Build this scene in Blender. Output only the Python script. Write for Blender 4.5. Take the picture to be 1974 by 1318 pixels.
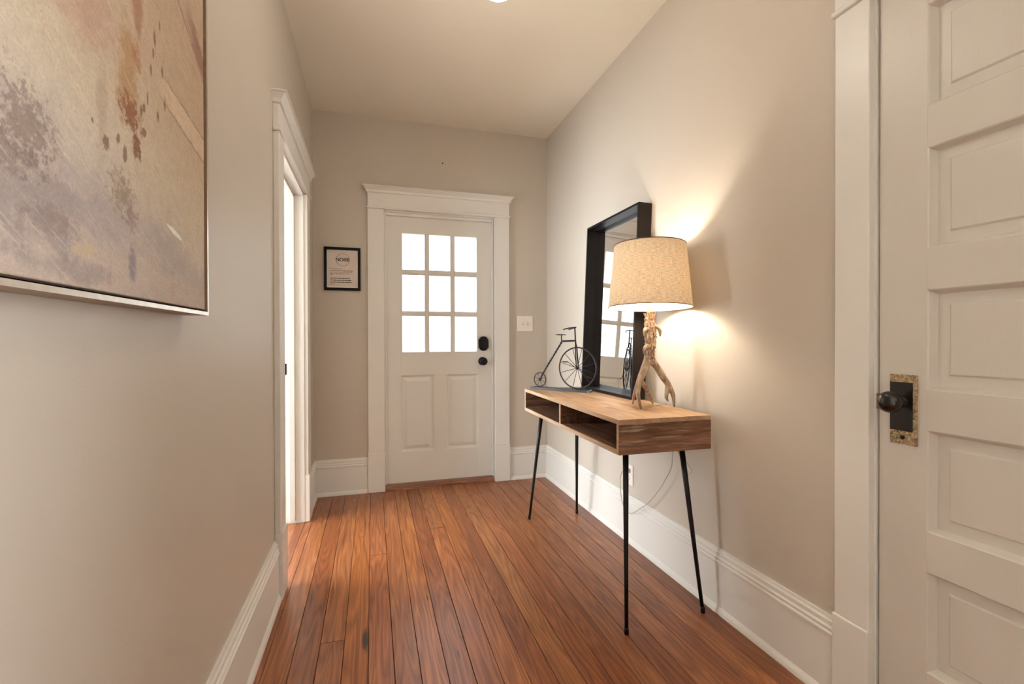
import bpy, bmesh, math, random
from mathutils import Vector, Matrix, noise

for o in list(bpy.data.objects):
    bpy.data.objects.remove(o, do_unlink=True)
scene = bpy.context.scene
COL = scene.collection
random.seed(7)

# ------------------------------------------------------------------ dimensions
XL, XR, D, H = -0.4193, 1.4193, 3.75, 2.8546      # left wall, right wall, back wall, ceiling
REAR = -3.4                                       # the hall goes on behind the photographer
WT = 0.115                                        # wall thickness
TOPZ = 0.842                                      # console top

# ------------------------------------------------------------------ camera
cam_data = bpy.data.cameras.new('camera')
cam = bpy.data.objects.new('camera', cam_data)
COL.objects.link(cam)
cam_data.sensor_fit = 'HORIZONTAL'
cam_data.sensor_width = 36.0
cam_data.lens = 909.533 / 1974.0 * 36.0
cam_data.clip_start = 0.02
yaw, pitch, roll = math.radians(16.482), math.radians(-0.3248), math.radians(-0.1261)
F = Vector((math.sin(yaw) * math.cos(pitch), math.cos(yaw) * math.cos(pitch), math.sin(pitch)))
R = Vector((math.cos(yaw), -math.sin(yaw), 0))
U = R.cross(F)
R2 = R * math.cos(roll) + U * math.sin(roll)
U2 = -R * math.sin(roll) + U * math.cos(roll)
m3 = Matrix((R2, U2, -F)).transposed()
cam.matrix_world = Matrix.Translation((0, 0, 1.16)) @ m3.to_4x4()
scene.camera = cam

# ------------------------------------------------------------------ world, daylight, exposure
SKY = 20.0
world = bpy.data.worlds.new('sky')
scene.world = world
world.use_nodes = True
bg = world.node_tree.nodes['Background']
bg.inputs['Color'].default_value = (0.95, 0.97, 1.0, 1)
bg.inputs['Strength'].default_value = SKY
LAMP_BULB = 240.0          # emission of the table lamp bulb
GLOBE = 26.0               # emission of the ceiling globes
scene.view_settings.view_transform = 'Standard'
scene.view_settings.look = 'None'
scene.view_settings.gamma = 1.0
scene.view_settings.use_curve_mapping = False
scene.view_settings.exposure = 0.5


def portal(name, loc, direction, sx, sy):
    """Sky portal in a glazed opening: only guides the sampling of the sky."""
    ld = bpy.data.lights.new(name, 'AREA')
    ld.shape = 'RECTANGLE'
    ld.size, ld.size_y = sx, sy
    ld.cycles.is_portal = True
    o = bpy.data.objects.new(name, ld)
    COL.objects.link(o)
    o.location = loc
    o.rotation_euler = Vector(direction).to_track_quat('-Z', 'Z').to_euler()
    return o


portal('daylight_front_door', (0.522, D + 0.13, 1.526), (0, -1, 0), 0.62, 0.96)
portal('daylight_side_room', (-3.25, 2.85, 1.45), (1, 0, 0), 2.4, 2.1)
portal('daylight_fill_window', (XR + 0.11, -1.175, 1.45), (-1, 0, 0), 1.15, 1.9)  # portal of the added fill window


# ------------------------------------------------------------------ material helpers
def s2l(c):
    return tuple(((v / 255) / 12.92 if v / 255 <= 0.04045 else ((v / 255 + 0.055) / 1.055) ** 2.4) for v in c) + (1.0,)


class NT:
    def __init__(self, name):
        self.m = bpy.data.materials.new(name)
        self.m.use_nodes = True
        self.t = self.m.node_tree
        self.t.nodes.clear()
        self.out = self.t.nodes.new('ShaderNodeOutputMaterial')

    def n(self, kind, **kw):
        node = self.t.nodes.new('ShaderNode' + kind)
        for k, v in kw.items():
            if hasattr(node, k):
                setattr(node, k, v)
            else:
                self.set(node, k, v)
        return node

    def set(self, node, key, v):
        sock = node.inputs[key]
        if isinstance(v, bpy.types.NodeSocket):
            self.t.links.new(v, sock)
        else:
            sock.default_value = v

    def link(self, a, b):
        self.t.links.new(a, b)

    def math(self, op, a, b=None, c=None, clamp=False):
        n = self.t.nodes.new('ShaderNodeMath')
        n.operation = op
        n.use_clamp = clamp
        for i, v in enumerate((a, b, c)):
            if v is None:
                continue
            if isinstance(v, bpy.types.NodeSocket):
                self.link(v, n.inputs[i])
            else:
                n.inputs[i].default_value = v
        return n.outputs[0]

    def vmath(self, op, a, b=None):
        n = self.t.nodes.new('ShaderNodeVectorMath')
        n.operation = op
        for i, v in enumerate((a, b)):
            if v is None:
                continue
            if isinstance(v, bpy.types.NodeSocket):
                self.link(v, n.inputs[i])
            else:
                n.inputs[i].default_value = v
        return n.outputs['Value'] if op in ('LENGTH', 'DOT_PRODUCT', 'DISTANCE') else n.outputs['Vector']

    def noise(self, vec, scale, detail=3, rough=0.55, dist=0.0):
        n = self.t.nodes.new('ShaderNodeTexNoise')
        self.link(vec, n.inputs['Vector'])
        n.inputs['Scale'].default_value = scale
        n.inputs['Detail'].default_value = detail
        n.inputs['Roughness'].default_value = rough
        n.inputs['Distortion'].default_value = dist
        return n.outputs['Fac']

    def ramp(self, fac, stops, interp='LINEAR'):
        n = self.t.nodes.new('ShaderNodeValToRGB')
        n.color_ramp.interpolation = interp
        e = n.color_ramp.elements
        while len(e) < len(stops):
            e.new(0.5)
        for el, (p, c) in zip(e, stops):
            el.position = p
            el.color = c if len(c) == 4 else tuple(c) + (1,)
        self.link(fac, n.inputs['Fac'])
        return n.outputs['Color']

    def step(self, v, a, b):
        n = self.t.nodes.new('ShaderNodeMapRange')
        n.interpolation_type = 'SMOOTHSTEP'
        self.link(v, n.inputs['Value'])
        n.inputs['From Min'].default_value = a
        n.inputs['From Max'].default_value = b
        return n.outputs['Result']

    def mix(self, fac, a, b, blend='MIX'):
        n = self.t.nodes.new('ShaderNodeMix')
        n.data_type = 'RGBA'
        n.blend_type = blend
        for idx, v in ((0, fac), (6, a), (7, b)):
            if isinstance(v, bpy.types.NodeSocket):
                self.link(v, n.inputs[idx])
            else:
                n.inputs[idx].default_value = v
        return n.outputs[2]

    def pos(self):
        return self.t.nodes.new('ShaderNodeNewGeometry').outputs['Position']

    def bump(self, height, strength, distance):
        n = self.t.nodes.new('ShaderNodeBump')
        n.inputs['Strength'].default_value = strength
        n.inputs['Distance'].default_value = distance
        self.link(height, n.inputs['Height'])
        return n.outputs['Normal']

    def principled(self, color, rough=0.5, metal=0.0, spec=0.5, normal=None, **kw):
        b = self.t.nodes.new('ShaderNodeBsdfPrincipled')
        for key, v in (('Base Color', color), ('Roughness', rough), ('Metallic', metal), ('Specular IOR Level', spec)):
            self.set(b, key, v)
        for k, v in kw.items():
            self.set(b, k.replace('_', ' '), v)
        if normal is not None:
            self.link(normal, b.inputs['Normal'])
        self.link(b.outputs[0], self.out.inputs['Surface'])
        return b


def paint(name, col, rough, amp=0.03, bump=0.05, scale=9.0, fine=140.0):
    t = NT(name)
    p = t.pos()
    big = t.noise(p, scale * 0.2, 4)
    fn = t.noise(p, fine, 3)
    f = t.math('MULTIPLY_ADD', big, 2 * amp, 1 - amp)
    c = t.mix(1.0, col, (1, 1, 1, 1), 'MULTIPLY')
    mul = t.n('Combine' + 'XYZ', X=f, Y=f, Z=f)
    c2 = t.mix(1.0, col, mul.outputs[0], 'MULTIPLY')
    t.principled(c2, rough, spec=0.4, normal=t.bump(fn, bump, 0.01))
    return t.m


M = {}
M['wall'] = paint('wall_paint', s2l((203, 193, 180)), 0.45, 0.03, 0.05)
M['ceiling'] = paint('ceiling_paint', s2l((240, 233, 219)), 0.8, 0.02, 0.03)
M['trim'] = paint('white_trim_paint', s2l((232, 229, 223)), 0.32, 0.02, 0.035, fine=60.0)


def brushed_white(name):
    t = NT(name)
    p = t.pos()
    sc = t.vmath('MULTIPLY', p, (90.0, 90.0, 6.0))
    n1 = t.noise(sc, 3.0, 4)
    t.principled(s2l((214, 208, 199)), 0.36, spec=0.45, normal=t.bump(n1, 0.10, 0.004))
    return t.m


M['old_door'] = brushed_white('brushed_old_white_paint')
M['door'] = paint('front_door_paint', s2l((228, 225, 218)), 0.38, 0.02, 0.02, fine=50.0)


def simple(name, col, rough=0.5, metal=0.0, spec=0.5, nscale=None, amp=0.15, bump=0.0):
    t = NT(name)
    c = col
    normal = None
    if nscale:
        nz = t.noise(t.pos(), nscale, 4)
        dark = tuple(v * (1 - amp) for v in col[:3]) + (1,)
        lite = tuple(min(1, v * (1 + amp)) for v in col[:3]) + (1,)
        c = t.ramp(nz, [(0.3, dark), (0.7, lite)])
        if bump:
            normal = t.bump(nz, bump, 0.003)
    t.principled(c, rough, metal, spec, normal)
    return t.m


M['black_metal'] = simple('black_powder_coated_metal', s2l((26, 24, 24)), 0.42, 0.6, 0.5, 40, 0.2)
M['leg_metal'] = simple('black_steel_leg', s2l((20, 18, 18)), 0.38, 0.4, 0.5, 60, 0.2)
M['iron'] = simple('dark_cast_iron', s2l((40, 38, 40)), 0.42, 0.5, 0.5, 90, 0.35, 0.3)
M['black_frame'] = simple('black_satin_frame', s2l((10, 9, 9)), 0.5, 0.0, 0.2, 30, 0.2)
M['mahogany'] = simple('dark_brown_black_frame', s2l((20, 12, 10)), 0.45, 0.0, 0.22, 12, 0.35)
M['lock_black'] = simple('black_lock_metal', s2l((17, 16, 17)), 0.3, 0.4, 0.5, 50, 0.2)
M['plastic'] = simple('ivory_white_plastic', s2l((240, 232, 223)), 0.3, 0.0, 0.5, 30, 0.02)
M['cord'] = simple('grey_cord', s2l((188, 180, 172)), 0.5, 0, 0.4, 30, 0.1)
M['champagne'] = simple('champagne_silver_frame', s2l((212, 200, 186)), 0.3, 0.85, 0.5, 80, 0.08)
M['frame_side'] = simple('champagne_frame_side', s2l((160, 136, 112)), 0.42, 0.35, 0.5, 50, 0.1)
M['gap_black'] = simple('black_felt', s2l((14, 12, 11)), 0.9, 0, 0.2, 50, 0.2)
M['paper'] = simple('cream_paper', s2l((226, 212, 200)), 0.8, 0, 0.3, 20, 0.02)
M['mat'] = simple('white_mat_board', s2l((240, 238, 236)), 0.8, 0, 0.3, 20, 0.02)
M['ink'] = simple('dark_ink', s2l((58, 46, 42)), 0.8, 0, 0.2, 50, 0.1)
M['ink_faint'] = simple('grey_ink', s2l((128, 110, 102)), 0.8, 0, 0.2, 50, 0.1)
M['brass_worn'] = simple('worn_painted_brass', s2l((172, 152, 118)), 0.45, 0.45, 0.5, 170, 0.75, 0.6)
M['bakelite'] = simple('dark_brown_knob', s2l((20, 13, 14)), 0.22, 0, 0.6, 30, 0.2)
M['white_shade_socket'] = simple('white_candle_sleeve', s2l((232, 214, 186)), 0.45, 0, 0.4, 30, 0.05)
M['bronze_rim'] = simple('bronze_rim', s2l((110, 82, 56)), 0.4, 0.5, 0.5, 60, 0.15)
M['dark_plain'] = simple('dark_plain_wood', s2l((92, 58, 38)), 0.5, 0, 0.4, 14, 0.3)

# mirror
t = NT('mirror_glass')
nz = t.noise(t.pos(), 3.0, 2)
t.principled((0.9, 0.91, 0.91, 1), t.math('MULTIPLY_ADD', nz, 0.004, 0.002), 1.0)
M['mirror'] = t.m

# window glass; the front door panes carry a pale privacy film
def glass(name, tint):
    t = NT(name)
    tr = t.n('BsdfTransparent')
    tr.inputs['Color'].default_value = tint
    gl = t.n('BsdfGlossy')
    gl.inputs['Roughness'].default_value = 0.03
    fr = t.n('Fresnel')
    fr.inputs['IOR'].default_value = 1.4
    mx = t.n('MixShader')
    t.link(fr.outputs[0], mx.inputs[0])
    t.link(tr.outputs[0], mx.inputs[1])
    t.link(gl.outputs[0], mx.inputs[2])
    t.link(mx.outputs[0], t.out.inputs['Surface'])
    return t.m


M['glass'] = glass('window_glass', (0.95, 0.97, 0.97, 1))
M['film_glass'] = glass('filmed_door_glass', (0.36, 0.37, 0.37, 1))


def emitter(name, col, strength):
    t = NT(name)
    e = t.n('Emission')
    e.inputs['Color'].default_value = col
    e.inputs['Strength'].default_value = strength
    t.link(e.outputs[0], t.out.inputs['Surface'])
    return t.m


M['bulb'] = emitter('lit_bulb', (1.0, 0.87, 0.70, 1), LAMP_BULB)
M['globe'] = emitter('lit_opal_globe', (1.0, 0.91, 0.80, 1), GLOBE)


# floor boards: long grain along Y
def floor_wood():
    t = NT('red_brown_pine_boards')
    p = t.pos()
    rnd = t.n('ObjectInfo').outputs['Random']
    off = t.n('CombineXYZ', X=t.math('MULTIPLY', rnd, 37.0), Y=t.math('MULTIPLY', rnd, 53.0), Z=t.math('MULTIPLY', rnd, 11.0)).outputs[0]
    q = t.vmath('ADD', p, off)
    fine = t.noise(t.vmath('MULTIPLY', q, (130.0, 2.6, 1.0)), 1.0, 5, 0.62)
    rings = t.noise(t.vmath('MULTIPLY', q, (13.0, 0.85, 1.0)), 1.0, 2, 0.45, 0.25)
    saw = t.math('FRACT', t.math('MULTIPLY', rings, 13.0))
    saw = t.math('ABSOLUTE', t.math('MULTIPLY_ADD', saw, 2.0, -1.0))
    blotch = t.noise(t.vmath('MULTIPLY', q, (4.0, 1.2, 1.0)), 1.0, 4)
    v = t.math('MULTIPLY_ADD', saw, 0.24, t.math('MULTIPLY', fine, 0.5))
    v = t.math('ADD', v, t.math('MULTIPLY', blotch, 0.35))
    v = t.math('SUBTRACT', v, 0.05)
    c = t.ramp(v, [(0.20, s2l((88, 54, 34))), (0.38, s2l((142, 92, 58))), (0.58, s2l((174, 121, 80))), (0.80, s2l((206, 157, 112)))])
    tint = t.ramp(rnd, [(0.0, s2l((206, 184, 172))), (0.2, s2l((255, 238, 214))), (0.4, s2l((226, 196, 174))), (0.6, s2l((255, 226, 184))), (0.8, s2l((212, 178, 154))), (1.0, s2l((246, 214, 190)))])
    c = t.mix(1.0, c, tint, 'MULTIPLY')
    # knots, gouges and stains of their own shape
    sp = t.n('SeparateXYZ')
    t.link(p, sp.inputs[0])
    wob = t.math('MULTIPLY_ADD', t.noise(p, 60.0, 3), 0.7, -0.35)
    for cx, cy, rx, ry, amt in ((-0.030, 1.905, 0.014, 0.085, 0.95), (-0.372, 2.215, 0.006, 0.011, 0.7), (0.233, 2.135, 0.004, 0.03, 0.8),
                                (0.40, 2.91, 0.02, 0.006, 0.75), (-0.062, 2.91, 0.006, 0.008, 0.7), (0.30, 1.72, 0.004, 0.03, 0.6),
                                (1.02, 1.70, 0.006, 0.05, 0.6), (1.25, 2.05, 0.014, 0.05, 0.5), (0.36, 2.99, 0.006, 0.02, 0.6)):
        dx = t.math('DIVIDE', t.math('SUBTRACT', sp.outputs[0], cx), rx)
        dy = t.math('DIVIDE', t.math('SUBTRACT', sp.outputs[1], cy), ry)
        r = t.math('SQRT', t.math('ADD', t.math('MULTIPLY', dx, dx), t.math('MULTIPLY', dy, dy)))
        r = t.math('ADD', r, wob)
        msk = t.math('MULTIPLY', t.math('SUBTRACT', 1.0, t.step(r, 0.45, 1.15)), amt)
        c = t.mix(msk, c, s2l((38, 20, 14)))
    hgt = t.math('ADD', t.math('MULTIPLY', fine, 0.6), t.math('MULTIPLY', t.noise(q, 7.0, 2), 1.6))
    rough = t.math('MULTIPLY_ADD', t.noise(p, 5.0, 4), 0.14, 0.265)
    t.principled(c, rough, spec=0.7, normal=t.bump(hgt, 0.08, 0.006))
    return t.m


M['floor'] = floor_wood()


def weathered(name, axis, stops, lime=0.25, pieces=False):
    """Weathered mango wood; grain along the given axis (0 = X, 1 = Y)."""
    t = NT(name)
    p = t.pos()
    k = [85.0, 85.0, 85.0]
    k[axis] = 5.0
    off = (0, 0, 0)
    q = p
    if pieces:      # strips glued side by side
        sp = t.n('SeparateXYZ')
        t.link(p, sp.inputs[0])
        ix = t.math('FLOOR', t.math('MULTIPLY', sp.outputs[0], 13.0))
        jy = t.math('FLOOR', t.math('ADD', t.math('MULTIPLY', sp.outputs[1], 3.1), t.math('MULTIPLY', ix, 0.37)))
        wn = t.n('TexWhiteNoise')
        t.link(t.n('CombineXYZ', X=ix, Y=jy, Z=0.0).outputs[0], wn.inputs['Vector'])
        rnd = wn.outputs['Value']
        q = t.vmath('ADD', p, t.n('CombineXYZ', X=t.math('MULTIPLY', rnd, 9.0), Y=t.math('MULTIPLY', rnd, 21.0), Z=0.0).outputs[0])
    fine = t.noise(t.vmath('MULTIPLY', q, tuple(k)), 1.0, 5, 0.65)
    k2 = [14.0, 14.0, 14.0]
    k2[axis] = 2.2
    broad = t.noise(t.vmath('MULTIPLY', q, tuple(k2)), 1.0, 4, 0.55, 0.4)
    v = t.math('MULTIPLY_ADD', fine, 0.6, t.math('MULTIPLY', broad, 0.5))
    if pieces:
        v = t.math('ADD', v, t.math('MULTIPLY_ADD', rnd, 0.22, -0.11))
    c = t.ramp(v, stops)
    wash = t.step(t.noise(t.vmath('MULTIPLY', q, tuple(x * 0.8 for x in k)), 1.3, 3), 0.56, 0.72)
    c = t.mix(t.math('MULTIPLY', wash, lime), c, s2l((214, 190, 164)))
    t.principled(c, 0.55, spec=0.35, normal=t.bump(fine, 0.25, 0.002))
    return t.m


M['top_wood'] = weathered('light_mango_wood_top', 1, [(0.25, s2l((112, 78, 54))), (0.45, s2l((164, 128, 96))), (0.7, s2l((192, 160, 128)))], 0.35, True)
M['end_wood'] = weathered('weathered_brown_end_grain', 0, [(0.30, s2l((52, 32, 24))), (0.50, s2l((108, 74, 56))), (0.74, s2l((162, 120, 94)))], 0.5)
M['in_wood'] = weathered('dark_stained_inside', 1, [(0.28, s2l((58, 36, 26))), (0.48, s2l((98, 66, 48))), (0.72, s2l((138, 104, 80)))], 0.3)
M['edge_wood'] = weathered('limed_front_edge', 1, [(0.28, s2l((150, 116, 90))), (0.48, s2l((190, 158, 128))), (0.72, s2l((214, 186, 158)))], 0.3)
M['sill_wood'] = weathered('red_brown_threshold', 0, [(0.28, s2l((84, 48, 34))), (0.5, s2l((134, 90, 68))), (0.75, s2l((168, 124, 100)))], 0.3)


# antler
def antler(name, stops, sc, bump):
    t = NT(name)
    p = t.pos()
    a = t.noise(t.vmath('MULTIPLY', p, (1, 1, 0.35)), sc, 4)
    c = t.ramp(a, stops)
    t.principled(c, 0.5, spec=0.4, normal=t.bump(a, bump, 0.004))
    return t.m


M['antler_rough'] = antler('pebbled_antler', [(0.34, s2l((70, 46, 36))), (0.5, s2l((158, 126, 102))), (0.64, s2l((232, 208, 178)))], 150, 1.0)
M['antler'] = antler('smooth_antler', [(0.3, s2l((112, 94, 80))), (0.5, s2l((164, 142, 120))), (0.7, s2l((200, 180, 156)))], 60, 0.2)


# linen lamp shade
def linen(name, col, trans, weave):
    t = NT(name)
    tc = t.n('TexCoord').outputs['Object']
    sp = t.n('SeparateXYZ')
    t.link(tc, sp.inputs[0])
    ang = t.math('ARCTAN2', sp.outputs[1], sp.outputs[0])
    cyl = t.n('CombineXYZ', X=ang, Y=sp.outputs[2], Z=0.0).outputs[0]
    w1 = t.noise(t.vmath('MULTIPLY', cyl, (9.0, 420.0, 1.0)), 1.0, 3, 0.6)
    w2 = t.noise(t.vmath('MULTIPLY', cyl, (160.0, 14.0, 1.0)), 1.0, 3, 0.6)
    w = t.math('MULTIPLY_ADD', w1, 0.65, t.math('MULTIPLY', w2, 0.35))
    lo = tuple(v * (1 - weave) for v in col[:3]) + (1,)
    hi = tuple(min(1.0, v * (1 + weave)) for v in col[:3]) + (1,)
    c = t.ramp(w, [(0.36, lo), (0.64, hi)])
    d = t.n('BsdfDiffuse', Color=c)
    tl = t.n('BsdfTranslucent', Color=c)
    mx = t.n('MixShader')
    mx.inputs[0].default_value = trans
    t.link(d.outputs[0], mx.inputs[1])
    t.link(tl.outputs[0], mx.inputs[2])
    t.link(mx.outputs[0], t.out.inputs['Surface'])
    return t.m


M['linen'] = linen('natural_linen_shade', s2l((222, 206, 182)), 0.165, 0.35)
M['liner'] = linen('white_shade_liner', s2l((240, 230, 214)), 0.25, 0.02)


# abstract painting, coordinates on the canvas itself (metres from its lower right corner)
def canvas():
    t = NT('abstract_painting')
    tc = t.n('TexCoord').outputs['Object']
    sp = t.n('SeparateXYZ')
    t.link(tc, sp.inputs[0])
    u = t.math('MULTIPLY', sp.outputs[1], -1.0)       # distance from the right edge
    v = sp.outputs[2]                                 # height above the lower edge
    uv = t.n('CombineXYZ', X=u, Y=v, Z=0.0).outputs[0]
    lean_v = t.math('ADD', v, t.math('MULTIPLY', u, -0.22))
    brush = t.noise(t.n('CombineXYZ', X=t.math('MULTIPLY', u, 5.0), Y=t.math('MULTIPLY', lean_v, 95.0), Z=0.0).outputs[0], 1.0, 5, 0.65)
    drip = t.noise(t.n('CombineXYZ', X=t.math('MULTIPLY', u, 45.0), Y=t.math('MULTIPLY', v, 9.0), Z=0.0).outputs[0], 1.0, 5, 0.6)
    cloud = t.noise(uv, 7.0, 6, 0.62)
    grit = t.noise(uv, 190.0, 5, 0.75)
    mid = t.noise(uv, 42.0, 5, 0.7)
    rag60 = t.noise(uv, 70.0, 6, 0.75)
    rag20 = t.noise(uv, 22.0, 6, 0.7)
    h = t.math('ADD', lean_v, t.math('MULTIPLY_ADD', cloud, 0.16, -0.08))
    c = t.ramp(h, [(0.0, s2l((196, 180, 168))), (0.045, s2l((186, 174, 166))), (0.10, s2l((204, 190, 172))), (0.18, s2l((206, 190, 166))), (0.30, s2l((202, 180, 154))), (0.50, s2l((196, 170, 144)))])
    c = t.mix(t.math('MULTIPLY', t.step(drip, 0.52, 0.70), 0.30), c, s2l((184, 148, 124)))
    c = t.mix(t.math('MULTIPLY', t.step(brush, 0.52, 0.70), 0.30), c, s2l((222, 204, 178)))

    def blob(c, u0, v0, ru, rv, col, amt, rag=0.8, nz=None, lo=0.35, hi=1.05):
        dx = t.math('DIVIDE', t.math('SUBTRACT', u, u0), ru)
        dy = t.math('DIVIDE', t.math('SUBTRACT', v, v0), rv)
        r = t.math('SQRT', t.math('ADD', t.math('MULTIPLY', dx, dx), t.math('MULTIPLY', dy, dy)))
        r = t.math('ADD', r, t.math('MULTIPLY_ADD', nz or rag20, 2 * rag, -rag))
        return t.mix(t.math('MULTIPLY', t.math('SUBTRACT', 1.0, t.step(r, lo, hi)), amt), c, col)

    lav, lav2 = s2l((156, 144, 142)), s2l((174, 163, 158))
    c = blob(c, 0.58, 0.085, 0.16, 0.065, lav, 0.75, 1.4)
    c = blob(c, 0.42, 0.095, 0.11, 0.05, lav2, 0.70, 1.4)
    c = blob(c, 0.20, 0.10, 0.13, 0.05, lav2, 0.55, 1.4)
    c = blob(c, 0.50, 0.022, 0.12, 0.02, lav, 0.6, 1.2)
    c = blob(c, 0.47, 0.40, 0.10, 0.09, s2l((186, 144, 126)), 0.55, 1.3)
    c = blob(c, 0.43, 0.27, 0.02, 0.10, s2l((164, 142, 122)), 0.45, 1.3)
    c = blob(c, 0.585, 0.172, 0.055, 0.050, s2l((132, 108, 98)), 0.65, 2.4, rag60)
    c = blob(c, 0.63, 0.130, 0.09, 0.026, s2l((134, 118, 110)), 0.65, 2.0, rag60)
    c = blob(c, 0.375, 0.160, 0.045, 0.036, s2l((146, 124, 102)), 0.65, 2.3, rag60)
    c = blob(c, 0.345, 0.125, 0.025, 0.022, s2l((146, 116, 108)), 0.6, 2.2, rag60)
    c = blob(c, 0.545, 0.075, 0.05, 0.022, s2l((140, 122, 118)), 0.5, 2.2, rag60)
    c = blob(c, 0.47, 0.052, 0.035, 0.012, s2l((206, 182, 150)), 0.7, 2.0, rag60)
    c = blob(c, 0.343, 0.050, 0.017, 0.040, s2l((142, 132, 136)), 0.85, 0.9, rag60)
    # rust drip
    c = blob(c, 0.352, 0.36, 0.040, 0.11, s2l((178, 138, 92)), 0.75, 1.5)
    c = blob(c, 0.322, 0.47, 0.022, 0.10, s2l((166, 112, 76)), 0.70, 1.6)
    c = blob(c, 0.345, 0.295, 0.042, 0.034, s2l((144, 94, 64)), 0.95, 1.8, rag60)
    c = blob(c, 0.325, 0.250, 0.018, 0.026, s2l((134, 88, 66)), 0.95, 1.5, rag60)
    for du, dv, ru, rv in ((0.420, 0.218, 0.010, 0.014), (0.365, 0.222, 0.008, 0.014), (0.315, 0.236, 0.006, 0.010), (0.385, 0.238, 0.006, 0.010), (0.30, 0.283, 0.009, 0.010),
                           (0.256, 0.470, 0.005, 0.016), (0.225, 0.425, 0.005, 0.013), (0.262, 0.440, 0.004, 0.010), (0.272, 0.405, 0.004, 0.012), (0.215, 0.372, 0.005, 0.016),
                           (0.245, 0.335, 0.005, 0.011), (0.285, 0.350, 0.004, 0.014), (0.30, 0.325, 0.006, 0.009), (0.235, 0.505, 0.003, 0.012), (0.31, 0.315, 0.005, 0.012), (0.455, 0.235, 0.003, 0.004)):
        c = blob(c, du, dv, ru, rv, s2l((126, 90, 68)), 0.8, 1.1, rag60, 0.6, 1.1)
    # pale swept strokes with dark rims towards the right side
    wob = t.math('MULTIPLY_ADD', mid, 0.016, -0.008)
    vw = t.math('ADD', v, wob)
    l1 = t.math('SUBTRACT', vw, t.math('MULTIPLY_ADD', u, 0.17, 0.337))
    l2 = t.math('SUBTRACT', vw, t.math('MULTIPLY_ADD', u, 0.145, 0.390))
    fade = t.math('SUBTRACT', 1.0, t.step(u, 0.17, 0.27))
    band = t.math('MULTIPLY', t.math('MULTIPLY', t.step(l1, -0.004, 0.004), t.math('SUBTRACT', 1.0, t.step(l2, -0.002, 0.002))), fade)
    c = t.mix(t.math('MULTIPLY', band, t.math('MULTIPLY_ADD', brush, 1.2, 0.1)), c, s2l((224, 200, 172)))
    for l, w in ((l2, 0.004), (l1, 0.005)):
        edge = t.math('MULTIPLY', t.math('SUBTRACT', 1.0, t.step(t.math('ABSOLUTE', l), 0.0, w)), fade)
        c = t.mix(t.math('MULTIPLY', edge, 0.55), c, s2l((120, 94, 72)))
    l3 = t.math('SUBTRACT', vw, t.math('MULTIPLY_ADD', u, 0.62, 0.520))
    brown = t.math('MULTIPLY', t.step(l3, 0.0, 0.008), t.math('SUBTRACT', 1.0, t.step(t.math('ADD', l3, t.math('MULTIPLY', mid, 0.05)), 0.07, 0.10)))
    c = t.mix(t.math('MULTIPLY', brown, t.math('SUBTRACT', 0.75, t.step(u, 0.04, 0.16))), c, s2l((144, 102, 86)))
    edge = t.math('SUBTRACT', 1.0, t.step(t.math('ABSOLUTE', l3), 0.0, 0.004))
    c = t.mix(t.math('MULTIPLY', edge, t.math('SUBTRACT', 0.8, t.step(u, 0.12, 0.26))), c, s2l((104, 78, 60)))
    # white dab
    al = t.math('ADD', t.math('MULTIPLY', t.math('SUBTRACT', u, 0.172), 0.976), t.math('MULTIPLY', t.math('SUBTRACT', v, 0.141), 0.218))
    pe = t.math('ADD', t.math('MULTIPLY', t.math('SUBTRACT', u, 0.172), -0.218), t.math('MULTIPLY', t.math('SUBTRACT', v, 0.141), 0.976))
    dx = t.math('DIVIDE', al, 0.042)
    dy = t.math('DIVIDE', pe, 0.0062)
    r = t.math('SQRT', t.math('ADD', t.math('MULTIPLY', dx, dx), t.math('MULTIPLY', dy, dy)))
    r = t.math('ADD', r, t.math('MULTIPLY_ADD', rag60, 0.8, -0.4))
    c = t.mix(t.math('SUBTRACT', 1.0, t.step(r, 0.7, 1.0)), c, s2l((244, 240, 232)))
    # scratchy diagonal dry-brush marks and fine speckle
    sd = t.n('CombineXYZ', X=t.math('MULTIPLY', t.math('ADD', u, t.math('MULTIPLY', v, 0.9)), 7.0), Y=t.math('MULTIPLY', t.math('SUBTRACT', v, t.math('MULTIPLY', u, 0.55)), 130.0), Z=0.0).outputs[0]
    scr = t.noise(sd, 1.0, 5, 0.7)
    patch = t.step(rag20, 0.48, 0.62)
    c = t.mix(t.math('MULTIPLY', t.math('MULTIPLY', t.step(scr, 0.56, 0.66), patch), 0.45), c, s2l((134, 112, 98)))
    c = t.mix(t.math('MULTIPLY', t.math('SUBTRACT', 1.0, t.step(scr, 0.34, 0.44)), 0.40), c, s2l((226, 212, 194)))
    spk = t.math('MULTIPLY', t.step(t.noise(uv, 260.0, 3, 0.6), 0.60, 0.68), t.step(mid, 0.50, 0.62))
    c = t.mix(t.math('MULTIPLY', spk, 0.55), c, s2l((118, 98, 86)))
    # gritty tooth over everything
    g = t.math('MULTIPLY_ADD', t.math('ADD', t.math('MULTIPLY', grit, 0.6), t.math('MULTIPLY', mid, 0.4)), 1.1, 0.43)
    gc = t.n('CombineXYZ', X=g, Y=g, Z=g).outputs[0]
    c = t.mix(1.0, c, gc, 'MULTIPLY')
    weave = t.math('ADD', t.math('MULTIPLY', grit, 1.2), t.math('MULTIPLY', brush, 1.5))
    t.principled(c, 0.6, spec=0.25, normal=t.bump(weave, 0.3, 0.002))
    return t.m


M['canvas'] = canvas()


# ------------------------------------------------------------------ mesh helpers
def mb(a, o, z): return Vector((a, D - o, z))        # back wall: along X, out towards the camera
def ml(a, o, z): return Vector((XL + o, a, z))       # left wall: along Y
def mr(a, o, z): return Vector((XR - o, a, z))       # right wall: along Y
def mw(x, y, z): return Vector((x, y, z))


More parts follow.
